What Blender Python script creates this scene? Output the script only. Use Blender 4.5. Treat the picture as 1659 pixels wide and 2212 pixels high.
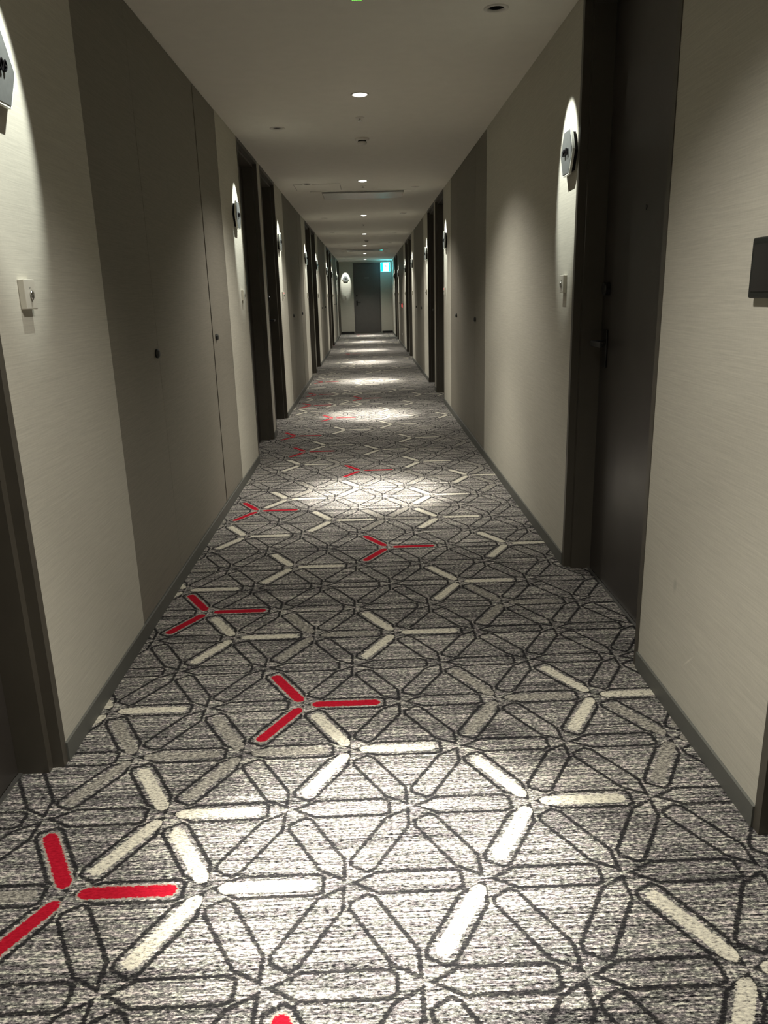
import bpy, bmesh, math, random
from mathutils import Matrix, Vector

for _o in list(bpy.data.objects):
    bpy.data.objects.remove(_o)
SC = bpy.context.scene
COL = SC.collection
PI = math.pi

# ------------------------------------------------------------------ camera
CH, H = 1.2293, 2.3261
XL, XR = -0.8766, 0.8734
YB, YE = -3.2, 26.61
F_PX, PITCH, YAW, ROLL = 1649.19, math.radians(15.8439), math.radians(0.8528), math.radians(-1.5887)
fwd = Vector((math.sin(YAW) * math.cos(PITCH), math.cos(YAW) * math.cos(PITCH), -math.sin(PITCH)))
rgt = Vector((math.cos(YAW), -math.sin(YAW), 0))
upv = rgt.cross(fwd)
c_, s_ = math.cos(ROLL), math.sin(ROLL)
rgt, upv = c_ * rgt + s_ * upv, -s_ * rgt + c_ * upv
cam_d = bpy.data.cameras.new('camera')
cam_d.sensor_fit = 'HORIZONTAL'
cam_d.sensor_width = 36.0
cam_d.lens = F_PX / 1659 * 36.0
cam_d.clip_start = 0.02
cam_d.clip_end = 100
cam = bpy.data.objects.new('camera', cam_d)
COL.objects.link(cam)
m = Matrix.Identity(4)
for i in range(3):
    m[i][0], m[i][1], m[i][2] = rgt[i], upv[i], -fwd[i]
m[2][3] = CH
cam.matrix_world = m
SC.camera = cam

# ------------------------------------------------------------------ world, exposure, light levels
w = bpy.data.worlds.new('world')
SC.world = w
w.use_nodes = True
w.node_tree.nodes['Background'].inputs[0].default_value = (0, 0, 0, 1)
w.node_tree.nodes['Background'].inputs[1].default_value = 0.0
SC.view_settings.view_transform = 'Standard'
SC.view_settings.look = 'None'
SC.view_settings.gamma = 1.0
SC.view_settings.use_curve_mapping = False
SC.view_settings.exposure = 0.34
DOWN_CORE, DOWN_MID, DOWN_WIDE = 860.0, 145.0, 74.0      # watts of the centre downlights
SIGN_SPOT = 72.0                                       # watts of the wall-sign spotlights
WARM = (1.0, 0.945, 0.86)
COOL = (0.97, 1.0, 0.93)

# ------------------------------------------------------------------ helpers
def link(o, parent=None):
    COL.objects.link(o)
    if parent is not None:
        o.parent = parent
    return o

def finish(name, bm, mat, parent=None, smooth=False):
    bmesh.ops.recalc_face_normals(bm, faces=bm.faces)
    me = bpy.data.meshes.new(name)
    bm.to_mesh(me)
    bm.free()
    for mm in (mat if isinstance(mat, (list, tuple)) else [mat]):
        me.materials.append(mm)
    if smooth:
        for p in me.polygons:
            p.use_smooth = True
    return link(bpy.data.objects.new(name, me), parent)

def bx(bm, x0, x1, y0, y1, z0, z1, bev=0.0):
    vs = [bm.verts.new((x, y, z)) for z in (z0, z1) for x, y in ((x0, y0), (x1, y0), (x1, y1), (x0, y1))]
    fs = [(0, 3, 2, 1), (4, 5, 6, 7), (0, 1, 5, 4), (1, 2, 6, 5), (2, 3, 7, 6), (3, 0, 4, 7)]
    ff = [bm.faces.new([vs[i] for i in f]) for f in fs]
    if bev > 0:
        es = list({e for f in ff for e in f.edges})
        bmesh.ops.bevel(bm, geom=es, offset=bev, segments=3, affect='EDGES', profile=0.5)

def box(name, mat, parent, x0, x1, y0, y1, z0, z1, bev=0.0):
    bm = bmesh.new()
    bx(bm, x0, x1, y0, y1, z0, z1, bev)
    return finish(name, bm, mat, parent)

def prism(bm, pts, a0, a1, axis=2):
    """pts: 2D outline; extruded along axis from a0 to a1"""
    def P(p, a):
        return {2: (p[0], p[1], a), 0: (a, p[0], p[1]), 1: (p[0], a, p[1])}[axis]
    lo = [bm.verts.new(P(p, a0)) for p in pts]
    hi = [bm.verts.new(P(p, a1)) for p in pts]
    n = len(pts)
    bm.faces.new(lo)
    bm.faces.new(hi)
    for i in range(n):
        bm.faces.new([lo[i], lo[(i + 1) % n], hi[(i + 1) % n], hi[i]])

def lathe(bm, prof, n=32, axis='z', cx=0.0, cy=0.0, cz=0.0, close=False):
    rings = []
    for r, h in prof:
        if r < 1e-6:
            pts = [(0, 0, h)]
        else:
            pts = [(r * math.cos(2 * PI * k / n), r * math.sin(2 * PI * k / n), h) for k in range(n)]
        if axis == 'x':
            pts = [(p[2], p[0], p[1]) for p in pts]
        elif axis == 'y':
            pts = [(p[1], p[2], p[0]) for p in pts]
        rings.append([bm.verts.new((p[0] + cx, p[1] + cy, p[2] + cz)) for p in pts])
    seq = list(range(len(rings) - 1))
    pairs = [(rings[i], rings[i + 1]) for i in seq]
    if close:
        pairs.append((rings[-1], rings[0]))
    for a, b in pairs:
        for k in range(n):
            k2 = (k + 1) % n
            if len(a) == 1 and len(b) == 1:
                continue
            if len(a) == 1:
                bm.faces.new([a[0], b[k], b[k2]])
            elif len(b) == 1:
                bm.faces.new([a[k], a[k2], b[0]])
            else:
                bm.faces.new([a[k], a[k2], b[k2], b[k]])

def hexpts(r):
    return [(r * math.cos(PI / 3 * k), r * math.sin(PI / 3 * k)) for k in range(6)]

def tag(o, label=None, cat=None, group=None, kind=None):
    if label: o['label'] = label
    if cat: o['category'] = cat
    if group: o['group'] = group
    if kind: o['kind'] = kind
    return o

def empty(name, loc, rz=0.0):
    o = bpy.data.objects.new(name, None)
    o.empty_display_size = 0.05
    o.location = loc
    o.rotation_euler = (0, 0, rz)
    return link(o)

def spot(parent, loc, direction, watts, angle, blend, color, size=0.03, name='lamp_light'):
    d = bpy.data.lights.new(name, 'SPOT')
    d.energy = watts
    d.spot_size = math.radians(angle)
    d.spot_blend = blend
    d.color = color
    d.shadow_soft_size = size
    o = bpy.data.objects.new(name, d)
    o.location = loc
    o.rotation_euler = Vector(direction).to_track_quat('-Z', 'Y').to_euler()
    return link(o, parent)

# ------------------------------------------------------------------ materials
def new_mat(name):
    mt = bpy.data.materials.new(name)
    mt.use_nodes = True
    nt = mt.node_tree
    return mt, nt, nt.nodes['Principled BSDF']

def N(nt, t, **kw):
    n = nt.nodes.new(t)
    for k, v in kw.items():
        setattr(n, k, v)
    return n

def M2(nt, op, a, b=None, c=None, clamp=False):
    n = nt.nodes.new('ShaderNodeMath')
    n.operation = op
    n.use_clamp = clamp
    for i, v in enumerate((a, b, c)):
        if v is None:
            continue
        if isinstance(v, (int, float)):
            n.inputs[i].default_value = v
        else:
            nt.links.new(v, n.inputs[i])
    return n.outputs[0]

def mixc(nt, f, a, b):
    n = nt.nodes.new('ShaderNodeMix')
    n.data_type = 'RGBA'
    for i, v in ((0, f), (6, a), (7, b)):
        if isinstance(v, (int, float)):
            n.inputs[i].default_value = v
        elif isinstance(v, tuple):
            n.inputs[i].default_value = v if len(v) == 4 else v + (1,)
        else:
            nt.links.new(v, n.inputs[i])
    return n.outputs[2]

def ramp(nt, f, stops):
    n = nt.nodes.new('ShaderNodeValToRGB')
    cr = n.color_ramp
    while len(cr.elements) < len(stops):
        cr.elements.new(0.5)
    for e, (p, c) in zip(cr.elements, stops):
        e.position = p
        e.color = c if len(c) == 4 else tuple(c) + (1,)
    nt.links.new(f, n.inputs[0])
    return n.outputs[0]

def noise(nt, vec, scale, detail=2.0, rough=0.5):
    n = nt.nodes.new('ShaderNodeTexNoise')
    n.inputs['Scale'].default_value = 1.0
    n.inputs['Detail'].default_value = detail
    n.inputs['Roughness'].default_value = rough
    mp = nt.nodes.new('ShaderNodeMapping')
    mp.inputs['Scale'].default_value = scale
    nt.links.new(vec, mp.inputs['Vector'])
    nt.links.new(mp.outputs[0], n.inputs['Vector'])
    return n.outputs[0]

def plain(name, col, rough=0.5, metal=0.0, var=0.06, scale=40.0, bump=0.0, spec=None):
    mt, nt, b = new_mat(name)
    tc = N(nt, 'ShaderNodeTexCoord')
    f = noise(nt, tc.outputs['Object'], (scale, scale, scale), 3.0)
    a = tuple(max(0, c * (1 - var)) for c in col)
    d = tuple(min(1, c * (1 + var)) for c in col)
    nt.links.new(ramp(nt, f, [(0.3, a), (0.7, d)]), b.inputs['Base Color'])
    b.inputs['Roughness'].default_value = rough
    b.inputs['Metallic'].default_value = metal
    if spec is not None:
        b.inputs['Specular IOR Level'].default_value = spec
    if bump:
        bn = N(nt, 'ShaderNodeBump')
        bn.inputs['Strength'].default_value = bump
        bn.inputs['Distance'].default_value = 0.002
        nt.links.new(f, bn.inputs['Height'])
        nt.links.new(bn.outputs[0], b.inputs['Normal'])
    return mt

def emis(name, col, strength):
    mt, nt, b = new_mat(name)
    b.inputs['Base Color'].default_value = (0.02, 0.02, 0.02, 1)
    b.inputs['Emission Color'].default_value = col + (1,)
    b.inputs['Emission Strength'].default_value = strength
    return mt

def woven(name, col, var, scuffs=(), rough=0.75):
    """horizontal silk-like weave; scuffs = (y, z, half_y, half_z, tilt, colour factor)"""
    mt, nt, b = new_mat(name)
    geo = N(nt, 'ShaderNodeNewGeometry')
    P = geo.outputs['Position']
    n1 = noise(nt, P, (14, 14, 420), 3.0, 0.6)
    n2 = noise(nt, P, (3.5, 3.5, 190), 2.0, 0.5)
    n3 = noise(nt, P, (260, 260, 60), 1.0, 0.5)
    f = M2(nt, 'ADD', M2(nt, 'MULTIPLY', n1, 0.5), M2(nt, 'ADD', M2(nt, 'MULTIPLY', n2, 0.35), M2(nt, 'MULTIPLY', n3, 0.15)))
    a = tuple(c * (1 - var) for c in col)
    d = tuple(min(1, c * (1 + var)) for c in col)
    colr = ramp(nt, f, [(0.36, a), (0.64, d)])
    if scuffs:
        sep = N(nt, 'ShaderNodeSeparateXYZ')
        nt.links.new(P, sep.inputs[0])
        for (sy, sz, hy, hz, tilt, k) in scuffs:
            dy = M2(nt, 'SUBTRACT', sep.outputs[1], sy)
            dz = M2(nt, 'SUBTRACT', sep.outputs[2], sz)
            ct, st = math.cos(tilt), math.sin(tilt)
            u = M2(nt, 'DIVIDE', M2(nt, 'ADD', M2(nt, 'MULTIPLY', dy, ct), M2(nt, 'MULTIPLY', dz, st)), hy)
            v = M2(nt, 'DIVIDE', M2(nt, 'SUBTRACT', M2(nt, 'MULTIPLY', dz, ct), M2(nt, 'MULTIPLY', dy, st)), hz)
            r = M2(nt, 'SQRT', M2(nt, 'ADD', M2(nt, 'MULTIPLY', u, u), M2(nt, 'MULTIPLY', v, v)))
            mk = M2(nt, 'MULTIPLY', M2(nt, 'SUBTRACT', 1.0, r, clamp=True), 0.55)
            colr = mixc(nt, mk, colr, tuple(min(1, c * k) for c in col))
    nt.links.new(colr, b.inputs['Base Color'])
    b.inputs['Roughness'].default_value = rough
    b.inputs['Specular IOR Level'].default_value = 0.25
    bn = N(nt, 'ShaderNodeBump')
    bn.inputs['Strength'].default_value = 0.25
    bn.inputs['Distance'].default_value = 0.001
    nt.links.new(f, bn.inputs['Height'])
    nt.links.new(bn.outputs[0], b.inputs['Normal'])
    return mt

WALL_C = (0.49, 0.474, 0.402)
M_WALL = woven('light_wallpaper', WALL_C, 0.10)
M_WALL_R = woven('light_wallpaper_scuffed', WALL_C, 0.10,
                 scuffs=[(2.065, 0.392, 0.016, 0.030, 0.2, 0.55), (1.935, 0.215, 0.05, 0.004, -0.75, 1.5)])
M_PANEL = woven('brown_wallpaper', (0.215, 0.200, 0.164), 0.10)
M_CEIL = plain('ceiling_paint', (0.71, 0.68, 0.615), 0.9, var=0.02, scale=12)
M_DOOR = plain('dark_door_laminate', (0.042, 0.037, 0.032), 0.38, var=0.10, scale=8)
M_DOOR_END = plain('grey_door_laminate', (0.10, 0.095, 0.088), 0.5, var=0.05, scale=8)
M_FRAME = plain('dark_frame_paint', (0.068, 0.061, 0.047), 0.45, var=0.06, scale=10)
M_BASE = plain('grey_skirting_vinyl', (0.105, 0.108, 0.095), 0.55, var=0.04, scale=20)
M_BASE_B = plain('black_skirting_vinyl', (0.010, 0.010, 0.009), 0.6, var=0.04, scale=20)
M_BLACK = plain('black_metal', (0.012, 0.012, 0.012), 0.35, metal=0.2, var=0.1)
M_BLACKP = plain('black_plastic', (0.012, 0.014, 0.012), 0.5, var=0.1)
M_GAP = plain('dark_gap', (0.006, 0.005, 0.004), 0.9, var=0.05)
M_CHROME = plain('polished_chrome', (0.55, 0.55, 0.53), 0.12, metal=1.0, var=0.02)
M_STEEL = plain('threshold_steel', (0.35, 0.35, 0.33), 0.35, metal=0.9, var=0.05)
M_SWITCH = plain('cream_switch_plastic', (0.50, 0.48, 0.41), 0.45, var=0.02)
M_WHITEP = plain('white_ceiling_plastic', (0.62, 0.59, 0.54), 0.45, var=0.02)
M_VENT = plain('satin_vent_panel', (0.50, 0.49, 0.45), 0.22, var=0.02, spec=0.6)
M_EDGE = plain('frosted_acrylic_edge', (0.80, 0.82, 0.74), 0.3, var=0.01)
M_PLATE = plain('brushed_grey_plate', (0.12, 0.127, 0.123), 0.45, metal=0.2, var=0.08, scale=60)
M_NUM = plain('gloss_black_numerals', (0.010, 0.010, 0.012), 0.15, metal=0.4, var=0.02)
M_LENS = emis('downlight_lens', (1.0, 0.96, 0.88), 9.0)
M_LENSC = emis('spotlight_lens', (0.97, 1.0, 0.93), 1.2)
M_RED = emis('red_led', (1.0, 0.10, 0.09), 1.8)
M_DRED = plain('dark_red_plastic', (0.25, 0.01, 0.01), 0.4)
M_GREEN = emis('green_led', (0.18, 1.0, 0.08), 1.2)
M_TEAL = emis('sign_teal', (0.0, 0.72, 0.60), 6.0)
M_SIGNW = emis('sign_white', (0.22, 0.85, 1.0), 22.0)

M_SIGNR = emis('sign_rear', (0.22, 0.80, 1.0), 3.0)

def carpet(name, kind):
    mt, nt, b = new_mat(name)
    geo = N(nt, 'ShaderNodeNewGeometry')
    P = geo.outputs['Position']
    uvn = N(nt, 'ShaderNodeUVMap')
    uvn.uv_map = 'bond'
    sep = N(nt, 'ShaderNodeSeparateXYZ')
    nt.links.new(uvn.outputs[0], sep.inputs[0])
    wob = M2(nt, 'MULTIPLY', M2(nt, 'SUBTRACT', noise(nt, P, (110, 210, 1), 2.0, 0.6), 0.5), 0.016)
    u = M2(nt, 'ABSOLUTE', M2(nt, 'SUBTRACT', sep.outputs[0], 0.128))
    u = M2(nt, 'MAXIMUM', M2(nt, 'SUBTRACT', u, 0.088), 0.0)
    v = sep.outputs[1]
    d = M2(nt, 'SQRT', M2(nt, 'ADD', M2(nt, 'MULTIPLY', u, u), M2(nt, 'MULTIPLY', v, v)))
    d = M2(nt, 'ADD', d, wob)
    # speckled pile
    sp = noise(nt, P, (85, 210, 1), 3.0, 0.75)
    lng = noise(nt, P, (5, 170, 1), 2.0, 0.6)
    band = noise(nt, P, (1.2, 26, 1), 1.0, 0.5)
    hue = noise(nt, P, (30, 90, 1), 1.0, 0.5)
    f = M2(nt, 'ADD', M2(nt, 'MULTIPLY', sp, 0.62), M2(nt, 'MULTIPLY', lng, 0.30))
    f = M2(nt, 'ADD', f, M2(nt, 'MULTIPLY', band, 0.12))
    base = ramp(nt, f, [(0.43, (0.008, 0.008, 0.009)), (0.49, (0.085, 0.084, 0.082)),
                        (0.545, (0.175, 0.172, 0.163)), (0.60, (0.58, 0.565, 0.49))])
    tint = ramp(nt, hue, [(0.35, (0.97, 1.0, 0.93)), (0.65, (1.03, 0.95, 1.0))])
    mm = nt.nodes.new('ShaderNodeMix')
    mm.data_type = 'RGBA'
    mm.blend_type = 'MULTIPLY'
    mm.inputs[0].default_value = 1.0
    nt.links.new(base, mm.inputs[6])
    nt.links.new(tint, mm.inputs[7])
    col = mm.outputs[2]
    # dark piping: straight beside the bar, closing in on the lattice joints
    av = M2(nt, 'ABSOLUTE', v)
    ue = M2(nt, 'MINIMUM', sep.outputs[0], M2(nt, 'SUBTRACT', 0.299, sep.outputs[0]))
    de = M2(nt, 'SUBTRACT', M2(nt, 'MULTIPLY', ue, 0.5), M2(nt, 'MULTIPLY', av, 0.866))
    q = M2(nt, 'MINIMUM', M2(nt, 'SUBTRACT', 0.0365, av), M2(nt, 'SUBTRACT', de, 0.0016))
    q = M2(nt, 'MINIMUM', q, M2(nt, 'SUBTRACT', 0.253, sep.outputs[0]))
    q = M2(nt, 'SUBTRACT', q, wob)
    rm = M2(nt, 'MULTIPLY', M2(nt, 'SUBTRACT', 0.0062, M2(nt, 'ABSOLUTE', M2(nt, 'SUBTRACT', q, 0.0054))), 420.0, clamp=True)
    rm = M2(nt, 'MULTIPLY', rm, 0.93)
    col = mixc(nt, rm, col, (0.010, 0.010, 0.011))
    if kind in ('light', 'mid', 'red'):
        mk = M2(nt, 'MULTIPLY', M2(nt, 'SUBTRACT', 0.0185, d), 350.0, clamp=True)
        mk = M2(nt, 'MULTIPLY', mk, M2(nt, 'MULTIPLY', M2(nt, 'SUBTRACT', de, 0.003), 400.0, clamp=True))
        if kind == 'red':
            rim = M2(nt, 'MULTIPLY', M2(nt, 'SUBTRACT', 0.0225, d), 500.0, clamp=True)
            col = mixc(nt, M2(nt, 'MULTIPLY', rim, 0.75), col, (0.30, 0.28, 0.23))
            barc = ramp(nt, sp, [(0.35, (0.25, 0.003, 0.012)), (0.65, (0.38, 0.008, 0.022))])
        elif kind == 'light':
            barc = ramp(nt, sp, [(0.34, (0.10, 0.095, 0.08)), (0.45, (0.42, 0.40, 0.33)), (0.62, (0.66, 0.63, 0.50))])
        else:
            barc = ramp(nt, sp, [(0.36, (0.05, 0.048, 0.044)), (0.50, (0.20, 0.19, 0.165)), (0.66, (0.48, 0.46, 0.38))])
        col = mixc(nt, mk, col, barc)
    nt.links.new(col, b.inputs['Base Color'])
    b.inputs['Roughness'].default_value = 0.95
    b.inputs['Specular IOR Level'].default_value = 0.1
    bn = N(nt, 'ShaderNodeBump')
    bn.inputs['Strength'].default_value = 0.35
    bn.inputs['Distance'].default_value = 0.003
    nt.links.new(sp, bn.inputs['Height'])
    nt.links.new(bn.outputs[0], b.inputs['Normal'])
    return mt

M_CARPET = [carpet('carpet_grey', 'grey'), carpet('carpet_mid', 'mid'), carpet('carpet_light', 'light'), carpet('carpet_red', 'red')]

# ------------------------------------------------------------------ floor: carpet with its lattice of bars
SX, SY, OX, OY = 0.303, 0.2553, -0.688, 1.380
RED = {(0, 0), (3, 1), (6, 0), (9, 2), (12, 0), (16, 2), (19, 0), (22, 0), (26, 1), (30, 0), (32, 2), (34, 0), (40, 0), (-2, 2)}
LIGHT = {(0, 1), (1, 0), (2, 2), (1, 3), (0, 3), (5, 0), (5, 2), (7, 3), (8, 1), (3, 4), (-1, 4), (9, 4), (11, 1), (11, 3),
         (13, 0), (13, 3), (14, 2), (15, 4), (10, 0), (17, 0), (19, 2), (17, 3), (7, -1), (3, -1), (20, 1), (21, 3), (23, 1), (24, 3)}
def node(r, k):
    return Vector((OX + (0.5 * SX if r % 2 else 0.0) + SX * k, OY + SY * r))
def build_floor():
    rnd = random.Random(7)
    bm = bmesh.new()
    uvl = bm.loops.layers.uv.new('bond')
    for r in range(-20, 102):
        for k in range(-3, 7):
            a = node(r, k)
            if (r, k) in RED: kind = 3
            elif (r, k) in LIGHT: kind = 2
            elif r > 25:
                q = rnd.random()
                kind = 3 if (q < 0.018 and k <= 1 and r > 42) else 2 if q < 0.20 else 1 if q < 0.34 else 0
            else:
                kind = 1 if rnd.random() < 0.16 else 0
            odd = r % 2
            nb = [(Vector((1, 0)), node(r, k + 1)),
                  (None, node(r + 1, k - 1 + odd)),      # up and left
                  (None, node(r - 1, k - 1 + odd))]      # down and left
            for bi, (_, e) in enumerate(nb):
                dv = e - a
                L = dv.length
                du = dv / L
                pn = Vector((-du.y, du.x))
                mid = (a + e) / 2
                hh = L * 0.2887
                quad = [a, mid - pn * hh, e, mid + pn * hh]
                # true centroids keep the tiling closed
                cents = []
                for s in (-1, 1):
                    best = None
                    for rr in (r - 1, r, r + 1):
                        for kk in range(k - 2, k + 3):
                            n_ = node(rr, kk)
                            if (n_ - a).length < 0.32 and (n_ - e).length < 0.32 and (n_ - mid).dot(pn) * s > 0.05:
                                best = n_
                    for rr in (r - 2, r + 2):
                        for kk in range(k - 2, k + 3):
                            n_ = node(rr, kk)
                            if best is None and (n_ - a).length < 0.32 and (n_ - e).length < 0.32 and (n_ - mid).dot(pn) * s > 0.05:
                                best = n_
                    cents.append((a + e + best) / 3 if best is not None else mid + pn * hh * s)
                quad = [a, cents[0], e, cents[1]]
                vs = [bm.verts.new((q.x, q.y, 0)) for q in quad]
                f = bm.faces.new(vs)
                f.material_index = 0 if (r, k) == (0, 3) and bi < 2 else kind
                for lp, q in zip(f.loops, quad):
                    dd = q - a
                    lp[uvl].uv = (dd.dot(du) / L * 0.299, dd.dot(pn))
    for co, no in (((-1.04, 0, 0), (-1, 0, 0)), ((1.04, 0, 0), (1, 0, 0)), ((0, YB, 0), (0, -1, 0)), ((0, YE, 0), (0, 1, 0))):
        bmesh.ops.bisect_plane(bm, geom=bm.verts[:] + bm.edges[:] + bm.faces[:], plane_co=co, plane_no=no, clear_outer=True)
    bmesh.ops.remove_doubles(bm, verts=bm.verts, dist=0.0005)
    for f in bm.faces:
        if f.normal.z < 0:
            f.normal_flip()
    me = bpy.data.meshes.new('floor')
    bm.to_mesh(me)
    bm.free()
    for mm in M_CARPET:
        me.materials.append(mm)
    return link(bpy.data.objects.new('floor', me))
tag(build_floor(), 'grey speckled corridor carpet with outlined bars, some red and some cream', 'carpet', kind='structure')

# ------------------------------------------------------------------ layout along the corridor (metres from the camera)
NICHE, PREC = 0.17, 0.035
L_DOORS = [(0.86, 1.884, 1), (5.865, 6.885, -1), (7.075, 8.110, 1), (12.03, 13.05, -1), (13.24, 14.25, 1),
           (18.25, 19.27, -1), (19.46, 20.60, 1), (24.48, 25.46, -1), (25.60, 26.57, 1)]
R_DOORS = [(0.49, 1.510, 1), (2.317, 3.337, 1), (8.907, 9.955, -1), (10.145, 11.164, 1), (15.15, 16.17, -1), (16.36, 17.38, 1),
           (21.50, 22.52, -1), (22.71, 23.92, 1)]
L_PAN = [(2.678, 3.285, 4.464, 5.068), (8.856, 9.49, 10.66, 11.32), (15.02, 15.63, 16.83, 17.47), (21.35, 21.95, 23.10, 23.70)]
R_PAN = [(5.798, 6.365, 7.590, 8.166), (11.96, 12.54, 13.73, 14.30), (18.32, 18.85, 20.55, 21.16)]

def wall_mesh(name, side, mat, doors, pans, mi):
    X = XL if side < 0 else XR
    marks = [(a, b, NICHE) for a, b, _ in doors] + [(p[0], p[3], PREC) for p in pans]
    marks.sort()
    pts = [(X, YB)]
    for a, b, d in marks:
        pts += [(X, a), (X + side * d, a), (X + side * d, b), (X, b)]
    pts += [(X, YE), (X + side * 0.32, YE), (X + side * 0.32, YB)]
    bm = bmesh.new()
    prism(bm, pts, 0.0, H)
    return finish(name, bm, mat)
tag(wall_mesh('wall_left', -1, M_WALL, L_DOORS, L_PAN, 0), 'long left corridor wall in light grey woven wallpaper', 'wall', kind='structure')
tag(wall_mesh('wall_right', 1, M_WALL_R, R_DOORS, R_PAN, 0), 'long right corridor wall in light grey woven wallpaper, scuffed', 'wall', kind='structure')
# end wall has an opening for the end door
ED0, ED1, EDZ = -0.415, 0.490, 2.285
bm = bmesh.new()
prism(bm, [(XL - 0.32, 0), (ED0, 0), (ED0, EDZ), (ED1, EDZ), (ED1, 0), (XR + 0.32, 0), (XR + 0.32, H), (XL - 0.32, H)], YE, YE + 0.2, axis=1)
tag(finish('wall_end', bm, M_WALL), 'short far end wall of the corridor, around the grey door', 'wall', kind='structure')
bm = bmesh.new()
bx(bm, XL - 0.32, XR + 0.32, YB - 0.2, YB, 0, H)
tag(finish('wall_back', bm, M_WALL), 'wall closing the corridor behind the viewer', 'wall', kind='structure')

# ------------------------------------------------------------------ ceiling with fixture holes
DOWN_Y = [-1.94, 1.43] + [1.43 + 3.37 * k for k in range(1, 8)]
L_SPOT = [2.07, 5.645, 8.30, 11.82, 14.42, 18.02, 20.75, 24.25]
R_SPOT = [3.49, 8.697, 11.38, 14.87, 17.60, 21.25, 24.15]
HS = 0.033
holes = [(0.0, y) for y in DOWN_Y] + [(XL + 0.315, y) for y in L_SPOT] + [(XR - 0.315, y) for y in R_SPOT] + [(-0.67, YE - 0.315)]
def build_ceiling():
    xs = sorted({XL - 0.32, XR + 0.32} | {round(h[0] + s * HS, 5) for h in holes for s in (-1, 1)})
    ys = sorted({YB, YE} | {round(h[1] + s * HS, 5) for h in holes for s in (-1, 1)})
    bm = bmesh.new()
    vd = {}
    def V(x, y):
        if (x, y) not in vd:
            vd[(x, y)] = bm.verts.new((x, y, H))
        return vd[(x, y)]
    for i in range(len(xs) - 1):
        for j in range(len(ys) - 1):
            mx, my = (xs[i] + xs[i + 1]) / 2, (ys[j] + ys[j + 1]) / 2
            if any(abs(mx - h[0]) < HS and abs(my - h[1]) < HS for h in holes):
                continue
            bm.faces.new([V(xs[i], ys[j]), V(xs[i], ys[j + 1]), V(xs[i + 1], ys[j + 1]), V(xs[i + 1], ys[j])])
    return finish('ceiling', bm, M_CEIL)
tag(build_ceiling(), 'plain warm grey painted corridor ceiling', 'ceiling', kind='structure')

# ------------------------------------------------------------------ skirting boards
def skirting(name, X, side, spans, label):
    bm = bmesh.new()
    for a, b in spans:
        x0, x1 = (X, X - side * 0.008)
        bx(bm, min(x0, x1), max(x0, x1), a, b, 0.0, 0.057)
    tag(finish(name, bm, M_BASE), label, 'skirting board', kind='structure')
def free_spans(doors):
    cur, out = YB, []
    for a, b, _ in sorted(doors):
        if a - cur > 0.02:
            out.append((cur, a))
        cur = b
    if YE - cur > 0.02:
        out.append((cur, YE))
    return out
skirting('baseboard_left', XL, -1, free_spans(L_DOORS), 'low grey vinyl skirting along the left wall')
skirting('baseboard_right', XR, 1, free_spans(R_DOORS), 'low grey vinyl skirting along the right wall')
bm = bmesh.new()
bx(bm, XL + 0.008, ED0 - 0.02, YE - 0.012, YE, 0, 0.07)
bx(bm, ED1 + 0.02, XR - 0.008, YE - 0.012, YE, 0, 0.07)
tag(finish('baseboard_end', bm, M_BASE_B), 'black skirting across the far end wall', 'skirting board', kind='structure')

# ------------------------------------------------------------------ room doors in their niches
DN = [0]
def lever_parts(parent, y, outdir, z=1.015, x0=-0.112):
    """lever set on a leaf whose face is at local x0; outdir: +1/-1 direction the lever points along y"""
    bm = bmesh.new()
    bx(bm, x0, x0 + 0.008, y - 0.024, y + 0.024, z - 0.10, z + 0.055, 0.003)
    h = finish('door_handle', bm, M_BLACK, parent)
    bm = bmesh.new()
    lathe(bm, [(0.0, x0 + 0.008), (0.012, x0 + 0.008), (0.012, x0 + 0.058), (0.0, x0 + 0.058)], 16, 'x', cy=y, cz=z)
    bx(bm, x0 + 0.048, x0 + 0.064, min(y - 0.011, y + outdir * 0.125), max(y + 0.011, y + outdir * 0.125), z - 0.011, z + 0.011, 0.004)
    finish('lever', bm, M_BLACK, h)
    bm = bmesh.new()
    lathe(bm, [(0.0, x0), (0.026, x0), (0.026, x0 + 0.018), (0.021, x0 + 0.024), (0.0, x0 + 0.024)], 24, 'x', cy=y, cz=z + 0.215)
    d = finish('deadbolt', bm, M_BLACK, parent)
    bm = bmesh.new()
    lathe(bm, [(0.0, x0 + 0.024), (0.003, x0 + 0.024), (0.003, x0 + 0.027), (0.0, x0 + 0.027)], 12, 'x', cy=y, cz=z + 0.235)
    finish('lock_light', bm, M_CHROME, d)
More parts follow.
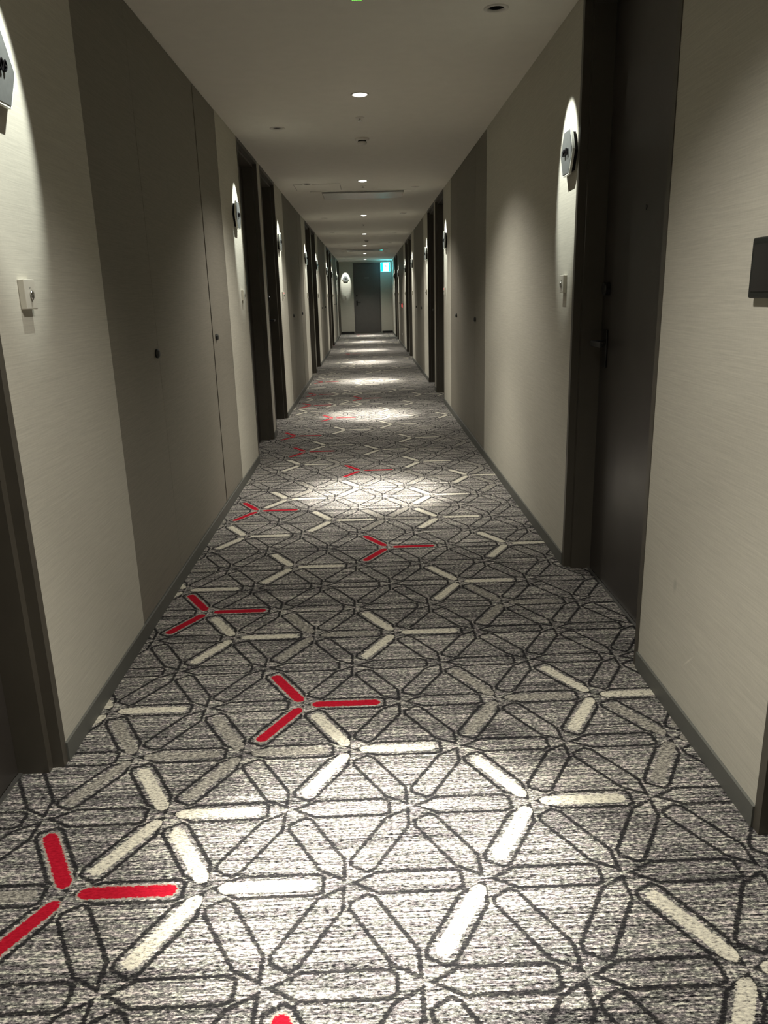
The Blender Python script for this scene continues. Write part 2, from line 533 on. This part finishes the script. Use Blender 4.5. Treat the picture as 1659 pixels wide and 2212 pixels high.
def room_door(side, y0, y1, hs, label):
    DN[0] += 1
    wd = y1 - y0
    X = XL if side < 0 else XR
    rz = 0.0 if side < 0 else PI
    root = empty('door_%d' % DN[0], (X, (y0 + y1) / 2, 0), rz)
    tag(root, label, 'door', kind='structure')
    hl = hs if side < 0 else -hs             # handle side in local y
    a, b = wd / 2, wd / 2 - 0.028
    c = b - 0.026
    bm = bmesh.new()
    for s in (-1, 1):
        prism(bm, [(0.003, s * a), (0.003, s * b), (-0.028, s * b), (-0.028, s * c), (-0.165, s * c), (-0.165, s * a)], 0.0, H - 0.001)
    bx(bm, -0.165, 0.003, -b, b, H - 0.029, H - 0.001)
    bx(bm, -0.165, -0.028, -c, c, H - 0.055, H - 0.029)
    finish('door_frame', bm, M_FRAME, root)
    leaf = box('door_leaf', M_DOOR, root, -0.155, -0.112, -c + 0.0005, c - 0.0005, 0.005, H - 0.0555, 0.0015)
    bm = bmesh.new()
    bx(bm, -0.111, -0.100, -c, c, 0.0, 0.004)
    finish('threshold', bm, M_STEEL, root)
    lever_parts(root, hl * (c - 0.075), -hl)
    bm = bmesh.new()
    lathe(bm, [(0.0, -0.112), (0.009, -0.112), (0.009, -0.109), (0.0, -0.109)], 16, 'x', cz=1.5)
    finish('peephole', bm, M_BLACK, root)
    return root
ORD = ['nearest', 'second', 'third', 'fourth', 'fifth', 'sixth', 'seventh', 'eighth', 'ninth']
for i, (a, b, hs) in enumerate(L_DOORS):
    room_door(-1, a, b, hs, 'dark brown recessed room door, %s along the left wall' % ORD[i])
for i, (a, b, hs) in enumerate(R_DOORS):
    room_door(1, a, b, hs, 'dark brown recessed room door, %s along the right wall' % ORD[i])

# end door
DN[0] += 1
root = empty('door_%d' % DN[0], ((ED0 + ED1) / 2, YE, 0), -PI / 2)
tag(root, 'plain grey door in the far end wall below the corridor ceiling', 'door', kind='structure')
hw = (ED1 - ED0) / 2
bm = bmesh.new()
for s in (-1, 1):
    bx(bm, -0.10, 0.004, min(s * hw, s * (hw - 0.03)), max(s * hw, s * (hw - 0.03)), 0, EDZ)
bx(bm, -0.10, 0.004, -hw + 0.03, hw - 0.03, EDZ - 0.03, EDZ)
finish('door_frame', bm, M_DOOR_END, root)
box('door_leaf', M_DOOR_END, root, -0.06, -0.014, -hw + 0.033, hw - 0.033, 0.03, EDZ - 0.033, 0.002)
box('threshold', M_STEEL, root, -0.10, 0.0, -hw + 0.03, hw - 0.03, 0.0, 0.022)
lever_parts(root, -hw + 0.10, 1, z=1.02, x0=-0.014)
box('number_plate', M_STEEL, root, -0.014, -0.011, -0.075, 0.075, 1.79, 1.812)

# ------------------------------------------------------------------ service panels between rooms
def service(side, cuts, which):
    X = XL if side < 0 else XR
    nm = 'left' if side < 0 else 'right'
    lo = 0.057
    for j in range(3):
        y0, y1 = cuts[j], cuts[j + 1]
        DN[0] += 1
        # gaps: hairline at the near seam, wide dark reveal at the far seam
        g0 = 0.0015
        g1 = 0.0015
        if side < 0:
            if j == 1: g1 = 0.011
            if j == 2: g0 = 0.011
        root = empty('door_%d' % DN[0], (X, (y0 + y1) / 2, 0), 0.0 if side < 0 else PI)
        pos = ['nearer', 'middle', 'farther'][j]
        tag(root, 'brown wallpapered service door, %s leaf of the %s set on the %s wall' % (pos, which, nm), 'service door', kind='structure')
        h = (y1 - y0) / 2
        l0, l1 = (-h + g0, h - g1) if side < 0 else (-h + g1, h - g0)
        box('panel_leaf', M_PANEL, root, -PREC + 0.002, -0.001, l0, l1, lo + 0.004, H - 0.003)
        box('edge_strip', M_STEEL, root, -PREC + 0.002, -0.0005, l0, l1, lo, lo + 0.0035)
        if side < 0 and j == 1:
            box('gap_shade_strip', M_GAP, root, -PREC + 0.001, -0.012, l1 + 0.0002, h + 0.0108, lo, H - 0.003)  # black strip set in the gap as painted shade over the light wall
        if j != 1:
            # pull knob on the edge next to the middle leaf
            wy = (y1 - 0.042) if j == 0 else (y0 + 0.085 if side < 0 else y0 - 0.04 + 0.085)
            ly = (wy - (y0 + y1) / 2) * (1 if side < 0 else -1)
            bm = bmesh.new()
            lathe(bm, [(0.0, -0.001), (0.017, -0.001), (0.019, 0.003), (0.017, 0.011), (0.011, 0.014), (0.0, 0.014)], 24, 'x', cy=ly, cz=1.022)
            finish('latch_knob', bm, M_BLACKP, root, smooth=True)
for i, cts in enumerate(L_PAN):
    service(-1, cts, ORD[i])
for i, cts in enumerate(R_PAN):
    service(1, cts, ORD[i])

# ------------------------------------------------------------------ downlights down the middle of the ceiling
def downlight(y, label):
    root = empty('downlight', (0, y, H))
    tag(root, label, 'ceiling light', 'centre ceiling downlights')
    bm = bmesh.new()
    lathe(bm, [(0.052, 0.0), (0.052, -0.003), (0.042, -0.004), (0.040, 0.004), (0.040, 0.02), (0.047, 0.02), (0.047, 0.0)], 36)
    finish('trim_ring', bm, M_WHITEP, root, smooth=True)
    bm = bmesh.new()
    lathe(bm, [(0.0, -0.011), (0.018, -0.010), (0.031, -0.007), (0.0395, -0.002), (0.0395, 0.018), (0.0, 0.018)], 36)
    finish('lens', bm, M_LENS, root, smooth=True)
    spot(root, (0, 0, -0.045), (0, 0, -1), DOWN_CORE, 30, 1.0, WARM)
    spot(root, (0, 0, -0.045), (0, 0, -1), DOWN_MID, 68, 1.0, WARM)
    spot(root, (0, 0, -0.045), (0, 0, -1), DOWN_WIDE, 124, 0.8, WARM)
for i, y in enumerate(DOWN_Y):
    if i == 0: lb = 'round ceiling downlight behind the viewer'
    elif i == 1: lb = 'round ceiling downlight right above the nearest pool of light'
    else: lb = 'round lit ceiling downlight, %s in view from the viewer along the centre line' % ['first', 'second', 'third', 'fourth', 'fifth', 'sixth', 'seventh'][i - 2]
    downlight(y, lb)

# ------------------------------------------------------------------ tilted spotlights over the room signs
def sign_spot(x, y, outdir, label):
    """outdir: direction from fixture towards the wall it lights"""
    root = empty('recessed_spotlight', (x, y, H), math.atan2(outdir[1], outdir[0]))
    tag(root, label, 'ceiling spotlight', 'recessed spotlights over the room number signs')
    bm = bmesh.new()
    lathe(bm, [(0.050, 0.0), (0.050, -0.003), (0.036, -0.004), (0.033, 0.003), (0.033, 0.055), (0.046, 0.055), (0.046, 0.0)], 32)
    finish('trim_ring', bm, M_WHITEP, root, smooth=True)
    bm = bmesh.new()
    lathe(bm, [(0.0325, 0.004), (0.0325, 0.07), (0.0, 0.07)], 32)
    finish('baffle', bm, M_GAP, root)
    bm = bmesh.new()
    a = math.radians(28.5)
    lathe(bm, [(0.0, 0.0), (0.021, 0.0), (0.023, 0.004), (0.020, 0.018), (0.012, 0.028), (0.0, 0.030)], 24)
    bmesh.ops.rotate(bm, verts=bm.verts, cent=(0, 0, 0), matrix=Matrix.Rotation(-a, 3, 'Y'))
    bmesh.ops.translate(bm, verts=bm.verts, vec=(-0.004, 0, 0.022))
    finish('lamp_head', bm, M_CHROME, root, smooth=True)
    spot(root, (0.004, 0, -0.006), (math.sin(a), 0, -math.cos(a)), SIGN_SPOT, 31, 0.5, COOL, size=0.006)
    return root
for i, y in enumerate(L_SPOT):
    sign_spot(XL + 0.315, y, (-1, 0), 'small recessed ceiling spotlight over the %s room sign on the left wall' % ORD[i])
for i, y in enumerate(R_SPOT):
    sign_spot(XR - 0.315, y, (1, 0), 'small recessed ceiling spotlight over the %s room sign on the right wall' % ORD[i])
sign_spot(-0.67, YE - 0.315, (0, 1), 'small recessed ceiling spotlight over the room sign on the end wall')

# ------------------------------------------------------------------ hexagonal room signs
def text_mesh(txt, size, depth, name, mat, parent, at):
    cu = bpy.data.curves.new('lettering', 'FONT')
    cu.body = txt
    cu.size = size
    cu.extrude = depth
    cu.align_x = 'CENTER'
    cu.align_y = 'CENTER'
    cu.resolution_u = 3
    tmp = bpy.data.objects.new('lettering', cu)
    COL.objects.link(tmp)
    dg = bpy.context.evaluated_depsgraph_get()
    me = bpy.data.meshes.new_from_object(tmp.evaluated_get(dg))
    bpy.data.objects.remove(tmp)
    bpy.data.curves.remove(cu)
    # text x -> local y, text y -> local z, text z -> local x
    me.transform(Matrix(((0, 0, 1, at[0]), (1, 0, 0, at[1]), (0, 1, 0, at[2]), (0, 0, 0, 1))))
    me.materials.clear()
    me.materials.append(mat)
    me.name = name
    return link(bpy.data.objects.new(name, me), parent)
def room_sign(loc, rz, txt, label):
    root = empty('room_number_sign', loc, rz)
    tag(root, label, 'room sign', 'hexagonal room number signs')
    bm = bmesh.new()
    prism(bm, hexpts(0.084), 0.0, 0.016, axis=0)
    finish('standoff_block', bm, M_GAP, root)  # spacer in matt black, with the shadow behind the plate put into its colour
    bm = bmesh.new()
    prism(bm, hexpts(0.101), 0.016, 0.026, axis=0)
    e = finish('acrylic_backing', bm, M_EDGE, root)
    bm = bmesh.new()
    prism(bm, hexpts(0.094), 0.026, 0.0275, axis=0)
    finish('face_plate', bm, M_PLATE, root)
    text_mesh(txt, 0.040, 0.004, 'room_number', M_NUM, root, (0.0315, 0, 0))
L_SIGN = [2.032, 5.56, 8.24, 11.76, 14.36, 17.96, 20.69, 24.19]
R_SIGN = [3.428, 8.62, 11.32, 14.81, 17.54, 21.19, 24.09]
for i, y in enumerate(L_SIGN):
    room_sign((XL, y, 1.778), 0, str(1209 + 2 * i), 'grey hexagonal room sign in a pool of light, %s along the left wall' % ORD[i])
for i, y in enumerate(R_SIGN):
    room_sign((XR, y, 1.776), PI, str(1210 + 2 * i), 'grey hexagonal room sign in a pool of light, %s along the right wall' % ORD[i])
room_sign((-0.672, YE, 1.79), -PI / 2, '1226', 'grey hexagonal room sign left of the end door')

# ------------------------------------------------------------------ doorbell plates under the signs
def bell(loc, rz, led, label):
    root = empty('doorbell_switch', loc, rz)
    tag(root, label, 'doorbell', 'doorbell plates below the room signs')
    box('plate', M_SWITCH, root, 0.0, 0.017, -0.032, 0.032, -0.037, 0.037, 0.002)
    bm = bmesh.new()
    lathe(bm, [(0.0, 0.0), (0.0075, 0.001), (0.0085, 0.0035), (0.006, 0.0065), (0.0, 0.008)], 20, 'x', cx=0.017)
    for v_ in bm.verts:
        v_.co.z = v_.co.z * (1.9 if v_.co.z < 0 else 1.2)
    finish('button', bm, M_CHROME, root, smooth=True)
    bm = bmesh.new()
    for s in (-1, 1):
        bx(bm, 0.017, 0.0176, s * 0.004 - 0.0008, s * 0.004 + 0.0008, 0.012, 0.018)
    finish('bell_mark', bm, M_BLACKP, root)
    if led:
        bm = bmesh.new()
        lathe(bm, [(0.0, 0.0), (0.006, 0.0), (0.005, 0.003), (0.0, 0.004)], 16, 'x', cx=0.017, cz=0.022)
        finish('indicator_light', bm, M_RED, root)
for i, y in enumerate([2.057, 5.63, 8.33, 11.80, 14.42, 18.0, 20.74, 24.2]):
    bell((XL, y, 1.256), 0, i == 2, 'small cream doorbell plate%s, %s along the left wall' % (' with a red light' if i == 2 else '', ORD[i]))
for i, y in enumerate([3.475, 8.72, 11.38, 14.84, 17.57, 21.22, 24.12]):
    bell((XR, y, 1.256), PI, i == 1, 'small cream doorbell plate%s, %s along the right wall' % (' with a red light' if i == 1 else '', ORD[i]))
bell((-0.692, YE, 1.21), -PI / 2, False, 'small doorbell plate left of the end door')

# ------------------------------------------------------------------ black wall box at the right edge
root = empty('wall_control_box', (XR, 1.698, 1.265), PI)
tag(root, 'black rounded control box on the near right wall, cut by the photo edge', 'control box')
box('casing', M_BLACKP, root, 0.0, 0.018, -0.066, 0.066, -0.064, 0.064, 0.005)
box('touch_panel', M_NUM, root, 0.018, 0.0195, -0.052, 0.052, -0.05, 0.05, 0.0005)

# ------------------------------------------------------------------ smoke detectors, sprinklers, air conditioning, hatch
def smoke(x, y, label):
    root = empty('smoke_detector', (x, y, H))
    tag(root, label, 'smoke detector')
    bm = bmesh.new()
    lathe(bm, [(0.052, 0.0), (0.052, -0.010), (0.045, -0.016), (0.0, -0.016)], 32)
    finish('base', bm, M_WHITEP, root)
    bm = bmesh.new()
    lathe(bm, [(0.030, -0.016), (0.030, -0.024), (0.0, -0.024)], 24)
    finish('sensor_slot', bm, M_GAP, root)
    bm = bmesh.new()
    lathe(bm, [(0.034, -0.024), (0.036, -0.030), (0.028, -0.040), (0.0, -0.043)], 32)
    finish('sensor_cap', bm, M_WHITEP, root, smooth=True)
smoke(0.006, 6.06, 'white smoke detector hanging behind the nearest sprinkler head')
smoke(0.046, 16.6, 'distant white smoke detector on the ceiling centre line')
def sprinkler(x, y, label):
    root = empty('sprinkler_head', (x, y, H))
    tag(root, label, 'sprinkler')
    bm = bmesh.new()
    lathe(bm, [(0.030, 0.0), (0.030, -0.003), (0.012, -0.006), (0.0, -0.006)], 24)
    finish('escutcheon', bm, M_WHITEP, root)
    bm = bmesh.new()
    lathe(bm, [(0.005, -0.006), (0.005, -0.018), (0.014, -0.019), (0.014, -0.021), (0.0, -0.021)], 16)
    finish('deflector', bm, M_CHROME, root)
sprinkler(-0.005, 5.387, 'small sprinkler head between the first visible downlight and the smoke detector')
sprinkler(0.003, 8.526, 'small sprinkler head just in front of the nearer ceiling vent')
sprinkler(-0.008, 13.0, 'small sprinkler head on the ceiling beyond the nearer vent')

root = empty('emergency_light', (0.0, 3.30, H))
tag(root, 'round white emergency light with a green glow at the top edge of the photo', 'emergency light')
bm = bmesh.new()
lathe(bm, [(0.060, 0.0), (0.060, -0.004), (0.052, -0.008), (0.044, -0.004), (0.044, -0.002), (0.0, -0.002)], 36)
finish('trim_ring', bm, M_WHITEP, root, smooth=True)
bm = bmesh.new()
lathe(bm, [(0.036, -0.002), (0.030, -0.010), (0.016, -0.015), (0.0, -0.016)], 28)
finish('lens_dome', bm, M_SWITCH, root, smooth=True)
bm = bmesh.new()
for k in range(5):
    lathe(bm, [(0.0, -0.002), (0.003, -0.002), (0.003, -0.018), (0.0, -0.019)], 8, cx=-0.016 + 0.008 * k, cy=0.018)
finish('green_led', bm, M_GREEN, root)

def vent(y0, y1, label):
    root = empty('air_conditioner_vent', (0, (y0 + y1) / 2, H))
    tag(root, label, 'air vent')
    h = (y1 - y0) / 2
    bm = bmesh.new()                                    # outer frame ring
    bx(bm, -0.57, 0.57, -h - 0.03, -h, -0.006, 0.0)
    bx(bm, -0.57, 0.57, h, h + 0.10, -0.006, 0.0)
    for s in (-1, 1):
        bx(bm, min(s * 0.45, s * 0.57), max(s * 0.45, s * 0.57), -h, h, -0.006, 0.0)
    finish('surround', bm, M_CEIL, root)
    box('air_slot', M_GAP, root, -0.449, 0.449, -h + 0.001, -h + 0.055, -0.003, -0.0005)
    box('centre_panel', M_VENT, root, -0.445, 0.445, -h + 0.055, h - 0.012, -0.016, -0.0005, 0.003)
    box('rear_slot', M_GAP, root, -0.445, 0.445, h - 0.011, h - 0.001, -0.003, -0.0005)
vent(8.92, 9.52, 'long flat air conditioning vent in the ceiling behind the second downlight')
vent(19.72, 20.32, 'distant air conditioning vent in the ceiling near the exit sign')

root = empty('access_hatch', (-0.465, 8.56, H))
tag(root, 'square flush access hatch in the ceiling left of the downlight', 'access hatch')
bm = bmesh.new()
for s in (-1, 1):
    bx(bm, s * 0.235 - 0.0025, s * 0.235 + 0.0025, -0.2375, 0.2375, -0.001, 0.0)
    bx(bm, -0.2325, 0.2325, s * 0.235 - 0.0025, s * 0.235 + 0.0025, -0.001, 0.0)
finish('seam', bm, M_FRAME, root)
box('hatch_cover', M_CEIL, root, -0.2325, 0.2325, -0.2325, 0.2325, -0.002, -0.0003)

# ------------------------------------------------------------------ exit sign in front of the end wall
root = empty('exit_sign', (0.655, 26.15, 0), -PI / 2)
tag(root, 'glowing green and white exit sign hanging at the far right end', 'exit sign')
box('housing', M_WHITEP, root, -0.03, 0.03, -0.165, 0.165, 1.965, 2.265, 0.006)
box('ceiling_bracket', M_STEEL, root, -0.012, 0.012, -0.05, 0.05, 2.265, H)
box('light_panel', M_SIGNW, root, 0.0305, 0.034, -0.15, 0.15, 1.98, 2.25)
box('rear_light_panel', M_SIGNR, root, -0.034, -0.0305, -0.15, 0.15, 1.98, 2.25)
bm = bmesh.new()
bx(bm, 0.034, 0.036, -0.15, -0.075, 1.98, 2.25)
bx(bm, 0.034, 0.036, 0.105, 0.15, 1.98, 2.25)
bx(bm, 0.034, 0.036, -0.075, 0.105, 1.98, 1.992)
bx(bm, 0.034, 0.036, -0.075, 0.105, 2.238, 2.25)
finish('green_border', bm, M_TEAL, root)
bm = bmesh.new()                                        # running figure
def limb(p, q, wd):
    p, q = Vector(p), Vector(q)
    d = (q - p).normalized()
    n = Vector((-d.y, d.x)) * wd / 2
    prism(bm, [tuple(p + n), tuple(p - n), tuple(q - n), tuple(q + n)], 0.034, 0.0355, axis=0)
lathe(bm, [(0.0, 0.034), (0.016, 0.034), (0.016, 0.0355), (0.0, 0.0355)], 16, 'x', cy=-0.015, cz=2.205)
limb((0.0, 2.180), (0.025, 2.115), 0.03)
limb((0.025, 2.12), (-0.02, 2.075), 0.016)
limb((-0.02, 2.078), (-0.03, 2.03), 0.014)
limb((0.025, 2.12), (0.055, 2.075), 0.016)
limb((0.055, 2.078), (0.09, 2.06), 0.014)
limb((0.0, 2.175), (-0.045, 2.15), 0.012)
limb((0.0, 2.175), (0.05, 2.165), 0.012)
finish('running_figure', bm, M_TEAL, root)

# ------------------------------------------------------------------ fire alarm lamp on the right wall
root = empty('fire_alarm_lamp', (XR, 19.17, 0.978), PI)
tag(root, 'round glowing red alarm lamp on the far right wall', 'alarm lamp')
bm = bmesh.new()
lathe(bm, [(0.0, -0.001), (0.062, -0.001), (0.062, 0.006), (0.0, 0.006)], 32, 'x')
finish('base_ring', bm, M_DRED, root)
bm = bmesh.new()
lathe(bm, [(0.050, 0.006), (0.046, 0.014), (0.028, 0.020), (0.0, 0.022)], 32, 'x')
finish('lens', bm, M_RED, root, smooth=True)
root = empty('fire_alarm_bell_button', (XR, 19.45, 0.28), PI)
tag(root, 'small white round call button low on the far right wall', 'call button')
bm = bmesh.new()
lathe(bm, [(0.0, -0.001), (0.030, -0.001), (0.030, 0.008), (0.0, 0.012)], 24, 'x')
finish('button', bm, M_WHITEP, root)
